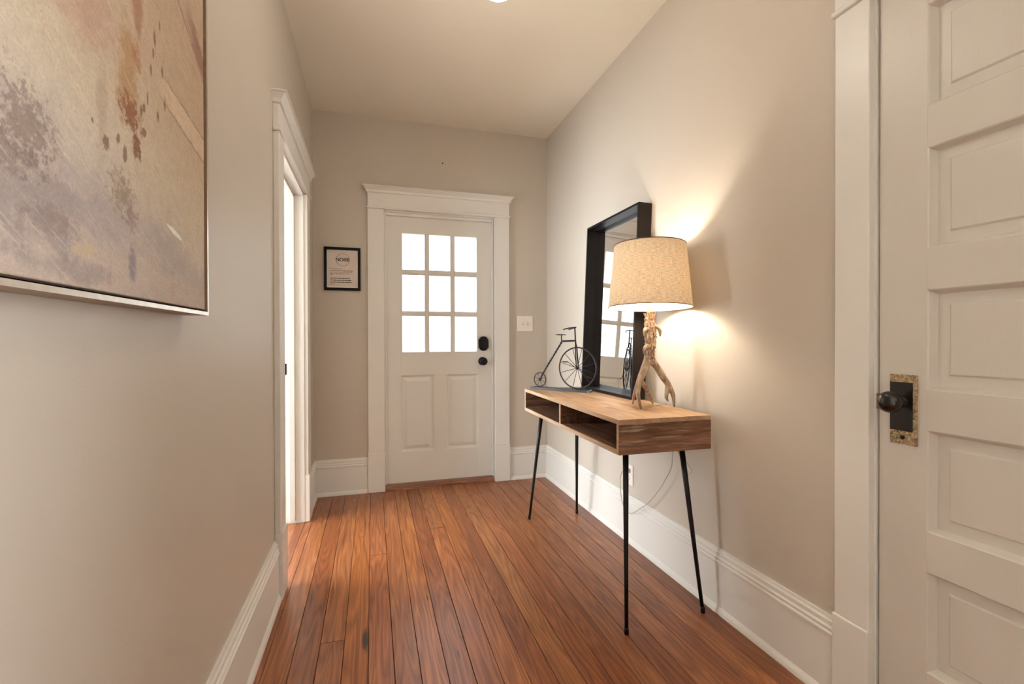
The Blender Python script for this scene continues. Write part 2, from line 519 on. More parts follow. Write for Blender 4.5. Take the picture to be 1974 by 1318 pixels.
def hexa(bm, pts):
    v = [bm.verts.new(p) for p in pts]
    for f in ((0, 1, 2, 3), (7, 6, 5, 4), (0, 4, 5, 1), (1, 5, 6, 2), (2, 6, 7, 3), (3, 7, 4, 0)):
        bm.faces.new([v[i] for i in f])
    return v


def box(bm, mp, a0, a1, o0, o1, z0, z1):
    return hexa(bm, [mp(a0, o0, z0), mp(a1, o0, z0), mp(a1, o1, z0), mp(a0, o1, z0), mp(a0, o0, z1), mp(a1, o0, z1), mp(a1, o1, z1), mp(a0, o1, z1)])


def bevel(bm, w, seg=2):
    bmesh.ops.bevel(bm, geom=bm.edges[:], offset=w, segments=seg, profile=0.5, affect='EDGES')


def prism(bm, mp, a0, a1, prof):
    """Profile of (out, z) points swept along the wall."""
    A = [bm.verts.new(mp(a0, o, z)) for o, z in prof]
    B = [bm.verts.new(mp(a1, o, z)) for o, z in prof]
    n = len(prof)
    for i in range(n):
        bm.faces.new((A[i], A[(i + 1) % n], B[(i + 1) % n], B[i]))
    bm.faces.new(A)
    bm.faces.new(B[::-1])


def tube(bm, pts, radii, seg=10, cap=True, wob=0.0, wobscale=60.0, closed=False):
    pts = [Vector(p) for p in pts]
    if not isinstance(radii, (list, tuple)):
        radii = [radii] * len(pts)
    n = len(pts)
    rings = []
    prev = None
    for i, p in enumerate(pts):
        if closed:
            d = pts[(i + 1) % n] - pts[i - 1]
        else:
            d = pts[min(i + 1, n - 1)] - pts[max(i - 1, 0)]
        d.normalize()
        if prev is None:
            ref = Vector((0, 0, 1)) if abs(d.z) < 0.9 else Vector((1, 0, 0))
            x = d.cross(ref).normalized()
        else:
            x = (prev - d * prev.dot(d)).normalized()
        prev = x
        y = d.cross(x)
        ring = []
        for k in range(seg):
            a = 2 * math.pi * k / seg
            r = radii[i]
            q = p + (x * math.cos(a) + y * math.sin(a)) * r
            if wob:
                q = p + (q - p) * (1 + wob * noise.noise(q * wobscale))
            ring.append(bm.verts.new(q))
        rings.append(ring)
    m = n if closed else n - 1
    for i in range(m):
        A, B = rings[i], rings[(i + 1) % n]
        for k in range(seg):
            bm.faces.new((A[k], A[(k + 1) % seg], B[(k + 1) % seg], B[k]))
    if cap and not closed:
        bm.faces.new(rings[0][::-1])
        bm.faces.new(rings[-1])


def spline(pts, n=6):
    """Catmull-Rom through the points."""
    P = [Vector(p) for p in pts]
    out = []
    for i in range(len(P) - 1):
        p0, p1, p2, p3 = P[max(i - 1, 0)], P[i], P[i + 1], P[min(i + 2, len(P) - 1)]
        for k in range(n):
            s = k / n
            out.append(0.5 * ((2 * p1) + (p2 - p0) * s + (2 * p0 - 5 * p1 + 4 * p2 - p3) * s * s + (3 * p1 - p0 - 3 * p2 + p3) * s ** 3))
    out.append(P[-1])
    return out


def lerp_list(vals, m):
    n = len(vals)
    out = []
    for i in range(m):
        f = i / (m - 1) * (n - 1)
        k = min(int(f), n - 2)
        out.append(vals[k] + (vals[k + 1] - vals[k]) * (f - k))
    return out


def lathe(bm, origin, axis, prof, seg=32, cap=True):
    """prof: (distance along axis, radius)."""
    axis = Vector(axis).normalized()
    ref = Vector((0, 0, 1)) if abs(axis.z) < 0.9 else Vector((1, 0, 0))
    x = axis.cross(ref).normalized()
    y = axis.cross(x)
    o = Vector(origin)
    rings = []
    for d, r in prof:
        rings.append([bm.verts.new(o + axis * d + (x * math.cos(2 * math.pi * k / seg) + y * math.sin(2 * math.pi * k / seg)) * max(r, 1e-4)) for k in range(seg)])
    for A, B in zip(rings, rings[1:]):
        for k in range(seg):
            bm.faces.new((A[k], A[(k + 1) % seg], B[(k + 1) % seg], B[k]))
    if cap:
        bm.faces.new(rings[0][::-1])
        bm.faces.new(rings[-1])


def wloc(o):
    return o.matrix_world.translation.copy() if o.parent is None else wloc(o.parent) + o.location


def obj(name, bm, mat, parent=None, smooth=False, origin=None, recalc=True):
    """bm is in world space; the object gets its origin at its base centre."""
    if recalc:
        bmesh.ops.recalc_face_normals(bm, faces=bm.faces[:])
    if origin is None:
        xs = [v.co for v in bm.verts]
        lo = Vector((min(c.x for c in xs), min(c.y for c in xs), min(c.z for c in xs)))
        hi = Vector((max(c.x for c in xs), max(c.y for c in xs), max(c.z for c in xs)))
        origin = Vector(((lo.x + hi.x) / 2, (lo.y + hi.y) / 2, lo.z))
    origin = Vector(origin)
    for v in bm.verts:
        v.co -= origin
    me = bpy.data.meshes.new(name)
    bm.to_mesh(me)
    bm.free()
    if smooth:
        for pl in me.polygons:
            pl.use_smooth = True
    if isinstance(mat, str):
        mat = M[mat]
    me.materials.append(mat)
    o = bpy.data.objects.new(name, me)
    COL.objects.link(o)
    if parent is not None:
        o.parent = parent
        o.location = origin - parent['_w'] if False else origin - WL[parent.name]
    else:
        o.location = origin
    WL[o.name] = origin.copy()
    return o


WL = {}


def tag(o, label=None, cat=None, group=None, kind=None):
    if label: o['label'] = label
    if cat: o['category'] = cat
    if group: o['group'] = group
    if kind: o['kind'] = kind
    return o


def thing(name, loc, label, cat, kind=None, group=None):
    o = bpy.data.objects.new(name, None)
    o.empty_display_size = 0.05
    COL.objects.link(o)
    o.location = loc
    WL[o.name] = Vector(loc)
    return tag(o, label, cat, group, kind)


def B():
    return bmesh.new()


def boxo(name, mp, dims, mat, parent=None, bev=0.0, smooth=False):
    bm = B()
    box(bm, mp, *dims)
    if bev:
        bevel(bm, bev)
    return obj(name, bm, mat, parent, smooth)


# ------------------------------------------------------------------ floor, boards
X0S, PITCH = -0.284, 0.0885
bm = B(); box(bm, mw, XL - WT, XR + 0.12, REAR, D + 0.1, -0.06, -0.018)
floor = obj('floor', bm, 'gap_black')
tag(floor, 'red-brown varnished pine board floor running towards the front door', 'floor', kind='structure')
fixed = {1: [1.93], 3: [2.645], 7: [2.915]}
xs = []
k = math.floor((XL - X0S) / PITCH)
kmax = math.ceil((XR - X0S) / PITCH)
for i in range(k, kmax + 1):
    xa = max(X0S + i * PITCH, XL + 0.002)
    xb = min(X0S + (i + 1) * PITCH, XR - 0.002)
    if xb - xa < 0.01:
        continue
    js = [REAR + 0.01]
    y = REAR + random.uniform(0.4, 2.2)
    while y < 0.9:
        js.append(y)
        y += random.uniform(1.1, 2.4)
    if i in fixed:
        js += fixed[i]
    js.append(D - 0.005)
    js.sort()
    for ya, yb in zip(js, js[1:]):
        if yb - ya < 0.08:
            continue
        bm = B()
        g = random.uniform(0.0006, 0.0014)
        zt = random.uniform(-0.0008, 0.0)
        box(bm, mw, xa + g, xb - g, ya + 0.001, yb - 0.001, -0.018, zt)
        top = [e for e in bm.edges if all(v.co.z > -0.01 for v in e.verts)]
        bmesh.ops.bevel(bm, geom=top, offset=0.0012, segments=1, affect='EDGES')
        obj('floor_board', bm, 'floor', floor)

# ------------------------------------------------------------------ ceiling and walls
bm = B(); box(bm, mw, XL - WT, XR + 0.12, REAR - 0.12, D + 0.12, H, H + 0.08)
tag(obj('ceiling', bm, 'ceiling'), 'plain warm white plaster ceiling of the hall', 'ceiling', kind='structure')

# opening limits
LO0, LO1, LOH = 2.43, 3.245, 2.075        # left doorway
FO0, FO1, FOH = 0.092, 0.955, 2.14        # front door frame opening
RO0, RO1, ROH = 0.185, 1.022, 2.15        # right door

bm = B()
box(bm, ml, REAR, LO0 - 0.02, -WT, 0, 0, H)
box(bm, ml, LO1 + 0.02, D, -WT, 0, 0, H)
box(bm, ml, LO0 - 0.02, LO1 + 0.02, -WT, 0, LOH + 0.02, H)
tag(obj('wall_left', bm, 'wall'), 'greige painted plaster wall on the left with a doorway', 'wall', kind='structure')

bm = B()
box(bm, mb, XL - WT, FO0 - 0.0, -0.12, 0, 0, H)
box(bm, mb, FO1, XR + 0.12, -0.12, 0, 0, H)
box(bm, mb, FO0, FO1, -0.12, 0, FOH + 0.02, H)
tag(obj('wall_back', bm, 'wall'), 'greige painted plaster wall around the front door', 'wall', kind='structure')

bm = B()
box(bm, mr, RO1 + 0.02, D, -0.12, 0, 0, H)
box(bm, mr, REAR, -1.75, -0.12, 0, 0, H)
box(bm, mr, -0.60, RO0 - 0.02, -0.12, 0, 0, H)
box(bm, mr, -1.75, -0.60, -0.12, 0, 0, 0.5)
box(bm, mr, -1.75, -0.60, -0.12, 0, 2.4, H)
box(bm, mr, RO0 - 0.02, RO1 + 0.02, -0.12, 0, ROH + 0.02, H)
tag(obj('wall_right', bm, 'wall'), 'greige painted plaster wall behind the console table', 'wall', kind='structure')

# far end of the hall behind the photographer
bm = B(); box(bm, mw, XL - WT, XR + 0.12, REAR - 0.12, REAR, 0, H)
tag(obj('wall_rear', bm, 'wall'), 'plain greige wall at the hall end behind the viewer', 'wall', kind='structure')
win = thing('fill_window_1', mr(-1.05, 0, 0.5), 'unseen white framed window added in the right wall behind the viewer as fill light', 'window', 'structure')  # invented opening, lets extra sky light onto left wall and painting
for d in ((-1.75, -1.69, -0.09, -0.03, 0.5, 2.4), (-0.66, -0.60, -0.09, -0.03, 0.5, 2.4), (-1.69, -0.66, -0.09, -0.03, 0.5, 0.56), (-1.69, -0.66, -0.09, -0.03, 2.34, 2.4), (-1.69, -0.66, -0.09, -0.03, 1.43, 1.48)):
    boxo('window_frame', mr, d, 'trim', win)
boxo('pane', mr, (-1.69, -0.66, -0.062, -0.058, 0.56, 1.43), 'glass', win)
boxo('pane', mr, (-1.69, -0.66, -0.062, -0.058, 1.48, 2.34), 'glass', win)

# side room beyond the left doorway
SX0, SY0, SY1 = -3.2, 1.0, 4.3
bm = B()
box(bm, mw, SX0, XL - WT, SY0 - 0.1, SY0, 0, H)
box(bm, mw, SX0, XL - WT, SY1, SY1 + 0.1, 0, H)
box(bm, mw, SX0 - 0.1, SX0, SY0 - 0.1, 1.65, 0, H)
box(bm, mw, SX0 - 0.1, SX0, 4.05, SY1 + 0.1, 0, H)
box(bm, mw, SX0 - 0.1, SX0, 1.65, 4.05, 0, 0.4)
box(bm, mw, SX0 - 0.1, SX0, 1.65, 4.05, 2.5, H)
tag(obj('wall_side_room', bm, 'wall'), 'pale greige walls of the bright room beyond the left doorway', 'wall', kind='structure')
bm = B(); box(bm, mw, SX0 - 0.1, XL - WT, SY0 - 0.1, SY1 + 0.1, H, H + 0.08)
tag(obj('ceiling_side_room', bm, 'ceiling'), 'white ceiling of the room beyond the left doorway', 'ceiling', kind='structure')
bm = B(); box(bm, mw, SX0 - 0.1, XL - WT, SY0 - 0.1, SY1 + 0.1, -0.06, 0)
tag(obj('floor_side_room', bm, 'dark_plain'), 'wooden floor of the room beyond the left doorway', 'floor', kind='structure')
win = thing('window_2', (SX0, 2.85, 0.4), 'wide white framed window of the room beyond the left doorway', 'window', 'structure')
WA, WB = SX0 - 0.08, SX0 - 0.02
for d in ((WA, WB, 1.65, 1.71, 0.4, 2.5), (WA, WB, 3.99, 4.05, 0.4, 2.5), (WA, WB, 1.71, 3.99, 0.4, 0.46), (WA, WB, 1.71, 3.99, 2.44, 2.5), (WA, WB, 2.82, 2.88, 0.46, 2.44)):
    boxo('window_frame', mw, d, 'trim', win)
boxo('pane', mw, (SX0 - 0.052, SX0 - 0.048, 1.71, 2.82, 0.46, 2.44), 'glass', win)
boxo('pane', mw, (SX0 - 0.052, SX0 - 0.048, 2.88, 3.99, 0.46, 2.44), 'glass', win)

# unseen box added behind the five panel door, blocks sky at its gap
bm = B()
box(bm, mw, XR + 0.12, XR + 0.9, 0.02, 0.12, 0, H)
box(bm, mw, XR + 0.12, XR + 0.9, 1.10, 1.20, 0, H)
box(bm, mw, XR + 0.9, XR + 1.0, 0.02, 1.20, 0, H)
box(bm, mw, XR + 0.12, XR + 0.9, 0.12, 1.10, 2.5, H)
box(bm, mw, XR + 0.12, XR + 0.9, 0.12, 1.10, -0.06, 0)
tag(obj('wall_light_block', bm, 'wall'), 'plain unseen box added behind the five panel door to block light', 'wall', kind='structure')

# ------------------------------------------------------------------ baseboards
PROF = [(0, 0), (0.029, 0), (0.029, 0.006), (0.026, 0.016), (0.018, 0.03), (0.017, 0.205), (0.021, 0.209), (0.0215, 0.217), (0.017, 0.222), (0.0185, 0.232), (0.013, 0.238), (0.0135, 0.252), (0.009, 0.258), (0.008, 0.267), (0, 0.267)]


def baseboard(name, mp, a0, a1, label):
    bm = B(); prism(bm, mp, a0, a1, PROF)
    tag(obj(name, bm, 'trim'), label, 'baseboard', kind='structure')


PL = 0.13                       # casing width
baseboard('baseboard_left_near', ml, REAR, LO0 - PL, 'tall white moulded baseboard under the abstract painting')
baseboard('baseboard_left_far', ml, LO1 + PL, D - 0.001, 'short white baseboard piece between left doorway and back corner')
baseboard('baseboard_back_left', mb, XL + 0.001, FO0 - PL, 'white moulded baseboard under the framed notice')
baseboard('baseboard_back_right', mb, FO1 + PL, XR - 0.001, 'white moulded baseboard under the light switch')
baseboard('baseboard_right', mr, RO1 + 0.118, D - 0.001, 'tall white moulded baseboard behind the console table')
baseboard('baseboard_right_near', mr, REAR, RO0 - 0.118, 'white baseboard nearer than the five panel door')


# ------------------------------------------------------------------ door casings
def cap_moulding(bm, mp, a0, a1, z0, z1, o0, proj):
    """Crown cap: three steps flaring outwards and to both ends."""
    prof = [(0.0, z0), (0.010, z0 + 0.004), (0.012, z0 + (z1 - z0) * 0.38), (proj * 0.8, z1 - 0.008), (proj, z1 - 0.006), (proj, z1)]
    rings = []
    for e, z in prof:
        rings.append([bm.verts.new(mp(a, o, z)) for a, o in ((a0 - e, 0), (a0 - e, o0 + e), (a1 + e, o0 + e), (a1 + e, 0))])
    for A, Bq in zip(rings, rings[1:]):
        for i in range(4):
            bm.faces.new((A[i], A[(i + 1) % 4], Bq[(i + 1) % 4], Bq[i]))
    bm.faces.new(rings[0])
    bm.faces.new(rings[-1])


def casing(name, mp, a0, a1, zh, label, cw=0.125, pz=0.30, wall_t=WT, mat='trim', sides=(0, 1)):
    """a0..a1 = clear opening, zh = height of the opening."""
    loc = mp((a0 + a1) / 2, 0, 0)
    g = thing(name, loc, label, 'door frame', 'structure')
    for s in sides:
        e0, e1 = (a0 - cw, a0 - 0.006) if s == 0 else (a1 + 0.006, a1 + cw)
        boxo('plinth', mp, (e0 - 0.003, e1 + 0.003, 0, 0.034, 0, pz), mat, g, 0.004)
        boxo('side_casing', mp, (e0, e1, 0, 0.026, pz, zh + 0.012), mat, g, 0.003)
    bm = B(); box(bm, mp, a0 - cw - 0.008, a1 + cw + 0.008, 0, 0.036, zh + 0.012, zh + 0.030); bevel(bm, 0.006, 3)
    obj('bead', bm, mat, g)
    boxo('frieze', mp, (a0 - cw, a1 + cw, 0, 0.027, zh + 0.030, zh + 0.152), mat, g, 0.002)
    bm = B(); cap_moulding(bm, mp, a0 - cw, a1 + cw, zh + 0.132, zh + 0.182, 0.027, 0.036)
    obj('cap', bm, mat, g)
    # jamb lining
    boxo('jamb', mp, (a0 - 0.02, a0, -wall_t - 0.005, 0.004, 0, zh), mat, g, 0.002)
    boxo('jamb', mp, (a1, a1 + 0.02, -wall_t - 0.005, 0.004, 0, zh), mat, g, 0.002)
    boxo('head_jamb', mp, (a0 - 0.02, a1 + 0.02, -wall_t - 0.005, 0.004, zh, zh + 0.02), mat, g, 0.002)
    return g


g = casing('trim_1', mb, FO0, FO1, FOH, 'white front door casing with flared cap and plinth blocks', cw=0.125, wall_t=0.115)
for a0, a1 in ((FO0, FO0 + 0.014), (FO1 - 0.014, FO1)):
    boxo('door_stop', mb, (a0, a1, -0.028, -0.004, 0.04, FOH - 0.012), 'trim', g, 0.003)
boxo('door_stop', mb, (FO0, FO1, -0.028, -0.004, FOH - 0.022, FOH), 'trim', g, 0.003)

g = casing('trim_2', ml, LO0, LO1, LOH, 'white casing of the open doorway in the left wall')
boxo('door_stop', ml, (LO1 - 0.014, LO1, -0.085, -0.05, 0.02, LOH), 'trim', g, 0.003)
boxo('door_stop', ml, (LO0, LO0 + 0.014, -0.085, -0.05, 0.02, LOH), 'trim', g, 0.003)
boxo('door_stop', ml, (LO0, LO1, -0.085, -0.05, LOH - 0.014, LOH), 'trim', g, 0.003)
o = boxo('strike_plate', ml, (LO1 - 0.0025, LO1 + 0.001, -0.116, -0.098, 0.94, 1.01), 'lock_black', g)
o['label'] = 'dark metal strike plate'
for xa, xb in ((-0.4610, XL + 0.0018), (XL - WT + 0.001, -0.4610)):
    bm = B(); box(bm, mw, xa + 0.0008, xb - 0.0002, LO0 + 0.001, LO1 - 0.001, -0.018, -0.0003)
    obj('floor_board', bm, 'floor', floor)

g = casing('trim_3', mr, RO0, RO1, ROH, 'white casing of the old five panel door on the right', cw=0.113, wall_t=0.115)
boxo('strike_plate', mr, (RO1 - 0.002, RO1 + 0.001, -0.006, 0.0035, 0.955, 1.0), 'brass_worn', g)

# ------------------------------------------------------------------ front door (door_1)
DX0, DX1, DZ0, DZ1 = 0.097, 0.950, 0.040, 2.134
FO = -0.028                   # front face of the leaf
door = thing('door_1', mb((DX0 + DX1) / 2, FO, DZ0), 'white front door with nine bright panes above two panels', 'door', 'structure')
GX0, GX1, GZ0, GZ1 = 0.219, 0.824, 1.056, 1.995


def leaf(name, a0, a1, z0, z1):
    boxo(name, mb, (a0, a1, FO - 0.042, FO, z0, z1), 'door', door, 0.0008)


leaf('stile', DX0, 0.213, DZ0, DZ1)
leaf('stile', 0.830, DX1, DZ0, DZ1)
leaf('top_rail', 0.213, 0.830, 2.001, DZ1)
leaf('lock_rail', 0.213, 0.830, 0.880, 1.050)
leaf('bottom_rail', 0.213, 0.830, DZ0, 0.281)
leaf('mullion', 0.471, 0.570, 0.281, 0.880)
# glazing bead round the glass
bm = B()
for d in ((0.213, GX0 + 0.006, 1.05, 2.001), (GX1 - 0.006, 0.830, 1.05, 2.001)):
    box(bm, mb, d[0], d[1], FO - 0.034, FO + 0.004, d[2], d[3])
for d in ((GX0 + 0.006, GX1 - 0.006, 1.05, GZ0 + 0.006), (GX0 + 0.006, GX1 - 0.006, GZ1 - 0.006, 2.001)):
    box(bm, mb, d[0], d[1], FO - 0.034, FO + 0.004, d[2], d[3])
obj('glazing_bead', bm, 'door', door)


def muntin(a0, a1, z0, z1, vert):
    bm = B()
    if vert:
        w = (a1 - a0)
        pr = [(FO - 0.034, a0), (FO - 0.012, a0), (FO - 0.004, a0 + w * 0.32), (FO - 0.004, a1 - w * 0.32), (FO - 0.012, a1), (FO - 0.034, a1)]
        A = [bm.verts.new(mb(a, o, z0)) for o, a in pr]
        C = [bm.verts.new(mb(a, o, z1)) for o, a in pr]
    else:
        w = (z1 - z0)
        pr = [(FO - 0.034, z0), (FO - 0.012, z0), (FO - 0.004, z0 + w * 0.32), (FO - 0.004, z1 - w * 0.32), (FO - 0.012, z1), (FO - 0.034, z1)]
        A = [bm.verts.new(mb(a0, o, z)) for o, z in pr]
        C = [bm.verts.new(mb(a1, o, z)) for o, z in pr]
    n = len(pr)
    for i in range(n):
        bm.faces.new((A[i], A[(i + 1) % n], C[(i + 1) % n], C[i]))
    bm.faces.new(A); bm.faces.new(C[::-1])
    obj('muntin', bm, 'door', door)


VX = ((0.400, 0.436), (0.605, 0.641))
VZ = ((1.345, 1.384), (1.668, 1.710))
for a, b_ in VX:
    muntin(a, b_, GZ0, GZ1, True)
xcols = [(GX0, VX[0][0]), (VX[0][1], VX[1][0]), (VX[1][1], GX1)]
zrows = [(GZ0, VZ[0][0]), (VZ[0][1], VZ[1][0]), (VZ[1][1], GZ1)]
for a, b_ in VZ:
    for c0, c1 in xcols:
        muntin(c0, c1, a, b_, False)
for c0, c1 in xcols:
    for z0, z1 in zrows:
        boxo('pane', mb, (c0 - 0.004, c1 + 0.004, FO - 0.024, FO - 0.020, z0 - 0.004, z1 + 0.004), 'film_glass', door)


def raised(bm, mp, a0, a1, z0, z1, o_open, steps, back):
    """Nested rectangles: steps = [(inset, out)], from the opening edge to the field."""
    rings = []
    for ins, o in [(0.0, o_open)] + steps:
        rings.append([bm.verts.new(mp(a, o, z)) for a, z in ((a0 + ins, z0 + ins), (a1 - ins, z0 + ins), (a1 - ins, z1 - ins), (a0 + ins, z1 - ins))])
    bk = [bm.verts.new(mp(a, back, z)) for a, z in ((a0, z0), (a1, z0), (a1, z1), (a0, z1))]
    rings = [bk] + rings
    for A, C in zip(rings, rings[1:]):
        for i in range(4):
            bm.faces.new((A[i], A[(i + 1) % 4], C[(i + 1) % 4], C[i]))
    bm.faces.new(rings[-1])
    bm.faces.new(bk[::-1])


for a0, a1 in ((0.213, 0.471), (0.570, 0.830)):
    bm = B()
    raised(bm, mb, a0, a1, 0.281, 0.880, FO - 0.0005, [(0.004, FO - 0.003), (0.012, FO - 0.013), (0.020, FO - 0.014), (0.046, FO - 0.004), (0.050, FO - 0.0035)], FO - 0.04)
    obj('panel', bm, 'door', door)

# deadbolt and knob
bm = B()
pts = []
for i in range(13):
    a = math.pi * i / 12
    pts.append((0.872 + 0.030 * math.cos(a), 1.168 + 0.020 * math.sin(a)))
for i in range(13):
    a = math.pi + math.pi * i / 12
    pts.append((0.872 + 0.030 * math.cos(a), 1.084 + 0.020 * math.sin(a)))
side = [(0.872 + 0.041, 1.160), (0.872 + 0.041, 1.092)]
outline = [(0.913, 1.092), (0.913, 1.160)] + [(0.872 + 0.034 * math.cos(math.pi * i / 10), 1.163 + 0.022 * math.sin(math.pi * i / 10)) for i in range(11)] + [(0.831, 1.160), (0.831, 1.092)] + [(0.872 + 0.034 * math.cos(math.pi + math.pi * i / 10), 1.089 + 0.022 * math.sin(math.pi + math.pi * i / 10)) for i in range(11)]
A = [bm.verts.new(mb(a, FO, z)) for a, z in outline]
C = [bm.verts.new(mb(a, FO + 0.016, z)) for a, z in outline]
Dq = [bm.verts.new(mb(0.872 + (a - 0.872) * 0.88, FO + 0.022, 1.126 + (z - 1.126) * 0.93)) for a, z in outline]
n = len(outline)
for P, Q in ((A, C), (C, Dq)):
    for i in range(n):
        bm.faces.new((P[i], P[(i + 1) % n], Q[(i + 1) % n], Q[i]))
bm.faces.new(A); bm.faces.new(Dq[::-1])
dead = obj('deadbolt', bm, 'lock_black', door)
dead['label'] = 'black deadbolt housing'
bm = B(); box(bm, mb, 0.864, 0.880, FO + 0.022, FO + 0.036, 1.098, 1.136); bevel(bm, 0.004)
obj('thumb_turn', bm, 'lock_black', dead)
bm = B()
lathe(bm, mb(0.863, FO, 0.982), (0, -1, 0), [(0, 0.034), (0.006, 0.034), (0.009, 0.030), (0.012, 0.014), (0.030, 0.012), (0.036, 0.022), (0.044, 0.030), (0.056, 0.032), (0.066, 0.028), (0.071, 0.018), (0.073, 0.004)], 32)
kn = obj('door_knob', bm, 'lock_black', door, True)
kn['label'] = 'round black door knob'

bm = B(); prism(bm, mb, FO0 + 0.001, FO1 - 0.001, [(-0.10, 0.0), (0.012, 0.0), (0.012, 0.012), (0.004, 0.034), (-0.006, 0.038), (-0.10, 0.038)])
tag(obj('trim_4', bm, 'sill_wood'), 'worn red-brown wooden threshold under the front door', 'threshold', kind='structure')

# ------------------------------------------------------------------ five panel door on the right (door_2)
RY0, RY1 = RO0 + 0.004, RO1 - 0.006
RZ0, RZ1 = 0.012, ROH - 0.006
RF = 0.0                       # leaf face flush with the wall
door2 = thing('door_2', mr((RY0 + RY1) / 2, 0, RZ0), 'old white door with five horizontal panels and dark knob', 'door', 'structure')


def leaf2(name, a0, a1, z0, z1):
    boxo(name, mr, (a0, a1, -0.042, RF, z0, z1), 'old_door', door2, 0.0008)


SY = 0.893
leaf2('stile', SY, RY1, RZ0, RZ1)
leaf2('stile', RY0, RY0 + RY1 - SY, RZ0, RZ1)
PA0, PA1 = RY0 + RY1 - SY, SY
zz = [(0.266, 0.535), (0.643, 0.914), (1.022, 1.290), (1.398, 1.668), (1.778, 2.047)]
edges = [RZ0] + [v for pr_ in zz for v in pr_] + [RZ1]
for i in range(0, len(edges), 2):
    leaf2('rail', PA0, PA1, edges[i], edges[i + 1])
for z0, z1 in zz:
    bm = B()
    raised(bm, mr, PA0, PA1, z0, z1, RF - 0.0005, [(0.003, RF - 0.003), (0.011, RF - 0.021), (0.012, RF - 0.0225), (0.040, RF - 0.021), (0.044, RF - 0.0165), (0.046, RF - 0.016)], RF - 0.04)
    obj('panel', bm, 'old_door', door2)
# escutcheon with knob
esc = boxo('escutcheon', mr, (0.914, 0.984, RF, RF + 0.005, 0.866, 1.060), 'brass_worn', door2, 0.002)
esc['label'] = 'worn painted brass lock plate'
o = boxo('bare_patch', mr, (0.924, 0.983, RF + 0.0045, RF + 0.0056, 0.903, 1.038), 'bakelite', esc)
bm = B()
lathe(bm, mr(0.950, RF + 0.005, 0.985), (-1, 0, 0), [(0, 0.017), (0.006, 0.016), (0.009, 0.011), (0.022, 0.0105), (0.027, 0.016), (0.034, 0.0235), (0.043, 0.0290), (0.050, 0.0300), (0.060, 0.0275), (0.068, 0.019), (0.0715, 0.009), (0.0722, 0.002)], 32)
kn = obj('door_knob', bm, 'bakelite', door2, True)
kn['label'] = 'glossy dark brown round knob'
bm = B(); lathe(bm, mr(0.95, RF + 0.005, 0.885), (-1, 0, 0), [(0, 0.006), (0.0015, 0.006), (0.002, 0.003)], 12)
obj('keyhole', bm, 'bakelite', esc)

# ------------------------------------------------------------------ painting on the left wall
PY1, PZ0, PW, PH = 1.262, 1.217, 1.2, 0.98
pt = thing('painting', ml(PY1 - PW / 2, 0, PZ0), 'large abstract painting in beige, lavender grey and rust tones', 'painting')
fr_ = 0.008
bm = B()
for d in ((PY1 - PW, PY1, PZ0, PZ0 + fr_), (PY1 - PW, PY1, PZ0 + PH - fr_, PZ0 + PH), (PY1 - PW, PY1 - PW + fr_, PZ0 + fr_, PZ0 + PH - fr_), (PY1 - fr_, PY1, PZ0 + fr_, PZ0 + PH - fr_)):
    box(bm, ml, d[0], d[1], 0.004, 0.052, d[2], d[3])
fo = obj('frame', bm, 'frame_side', pt)
fo['label'] = 'thin champagne silver floater frame'
fo.data.materials.append(M['champagne'])
for pl in fo.data.polygons:
    if pl.normal.x > 0.9:
        pl.material_index = 1
boxo('backing', ml, (PY1 - PW + fr_, PY1 - fr_, 0.004, 0.03, PZ0 + fr_, PZ0 + PH - fr_), 'gap_black', pt)
gp = fr_ + 0.005
bm = B(); box(bm, ml, PY1 - PW + gp, PY1 - gp, 0.03, 0.048, PZ0 + gp, PZ0 + PH - gp); bevel(bm, 0.002)
obj('canvas', bm, 'canvas', pt, origin=ml(PY1 - gp, 0.048, PZ0 + gp))

# ------------------------------------------------------------------ framed notice
NX0, NX1, NZ0, NZ1 = -0.341, -0.084, 1.528, 1.848
nt = thing('framed_notice', mb((NX0 + NX1) / 2, 0, NZ0), 'small black framed NOISE notice beside the front door', 'framed notice')
fw = 0.019
bm = B()
for d in ((NX0, NX1, NZ0, NZ0 + fw), (NX0, NX1, NZ1 - fw, NZ1), (NX0, NX0 + fw, NZ0 + fw, NZ1 - fw), (NX1 - fw, NX1, NZ0 + fw, NZ1 - fw)):
    box(bm, mb, d[0], d[1], 0.002, 0.020, d[2], d[3])
obj('frame', bm, 'black_frame', nt)
boxo('mat_board', mb, (NX0 + fw, NX1 - fw, 0.002, 0.008, NZ0 + fw, NZ1 - fw), 'mat', nt)
pp = boxo('paper', mb, (NX0 + fw + 0.007, NX1 - fw - 0.010, 0.008, 0.0088, NZ0 + fw + 0.011, NZ1 - fw - 0.006), 'paper', nt)
ncx, ncz = (NX0 + NX1) / 2 + 0.002, 1.755
bm = B()
tube(bm, [mb(ncx + 0.047 * math.cos(2 * math.pi * i / 48), 0.0091, ncz + 0.047 * math.sin(2 * math.pi * i / 48)) for i in range(48)], 0.0012, 5, closed=True)
obj('circle_mark', bm, 'ink_faint', pp)
cu = bpy.data.curves.new('noise_word', 'FONT')
cu.body = 'NOISE'
cu.size = 0.040
cu.align_x = 'CENTER'
cu.align_y = 'CENTER'
cu.extrude = 0.0002
cu.offset = 0.0009
tmp = bpy.data.objects.new('noise_word', cu)
COL.objects.link(tmp)
bpy.context.view_layer.update()
me = bpy.data.meshes.new_from_object(tmp.evaluated_get(bpy.context.evaluated_depsgraph_get()))
bpy.data.objects.remove(tmp, do_unlink=True)
xs_ = [v.co.x for v in me.vertices]
sx = 0.098 / (max(xs_) - min(xs_))
cxm = (max(xs_) + min(xs_)) / 2
me.transform(Matrix.Diagonal((sx, sx * 0.95, 1, 1)) @ Matrix.Translation((-cxm, 0, 0)))
me.transform(Matrix.Rotation(math.radians(90), 4, 'X'))
me.materials.clear()
me.materials.append(M['ink'])
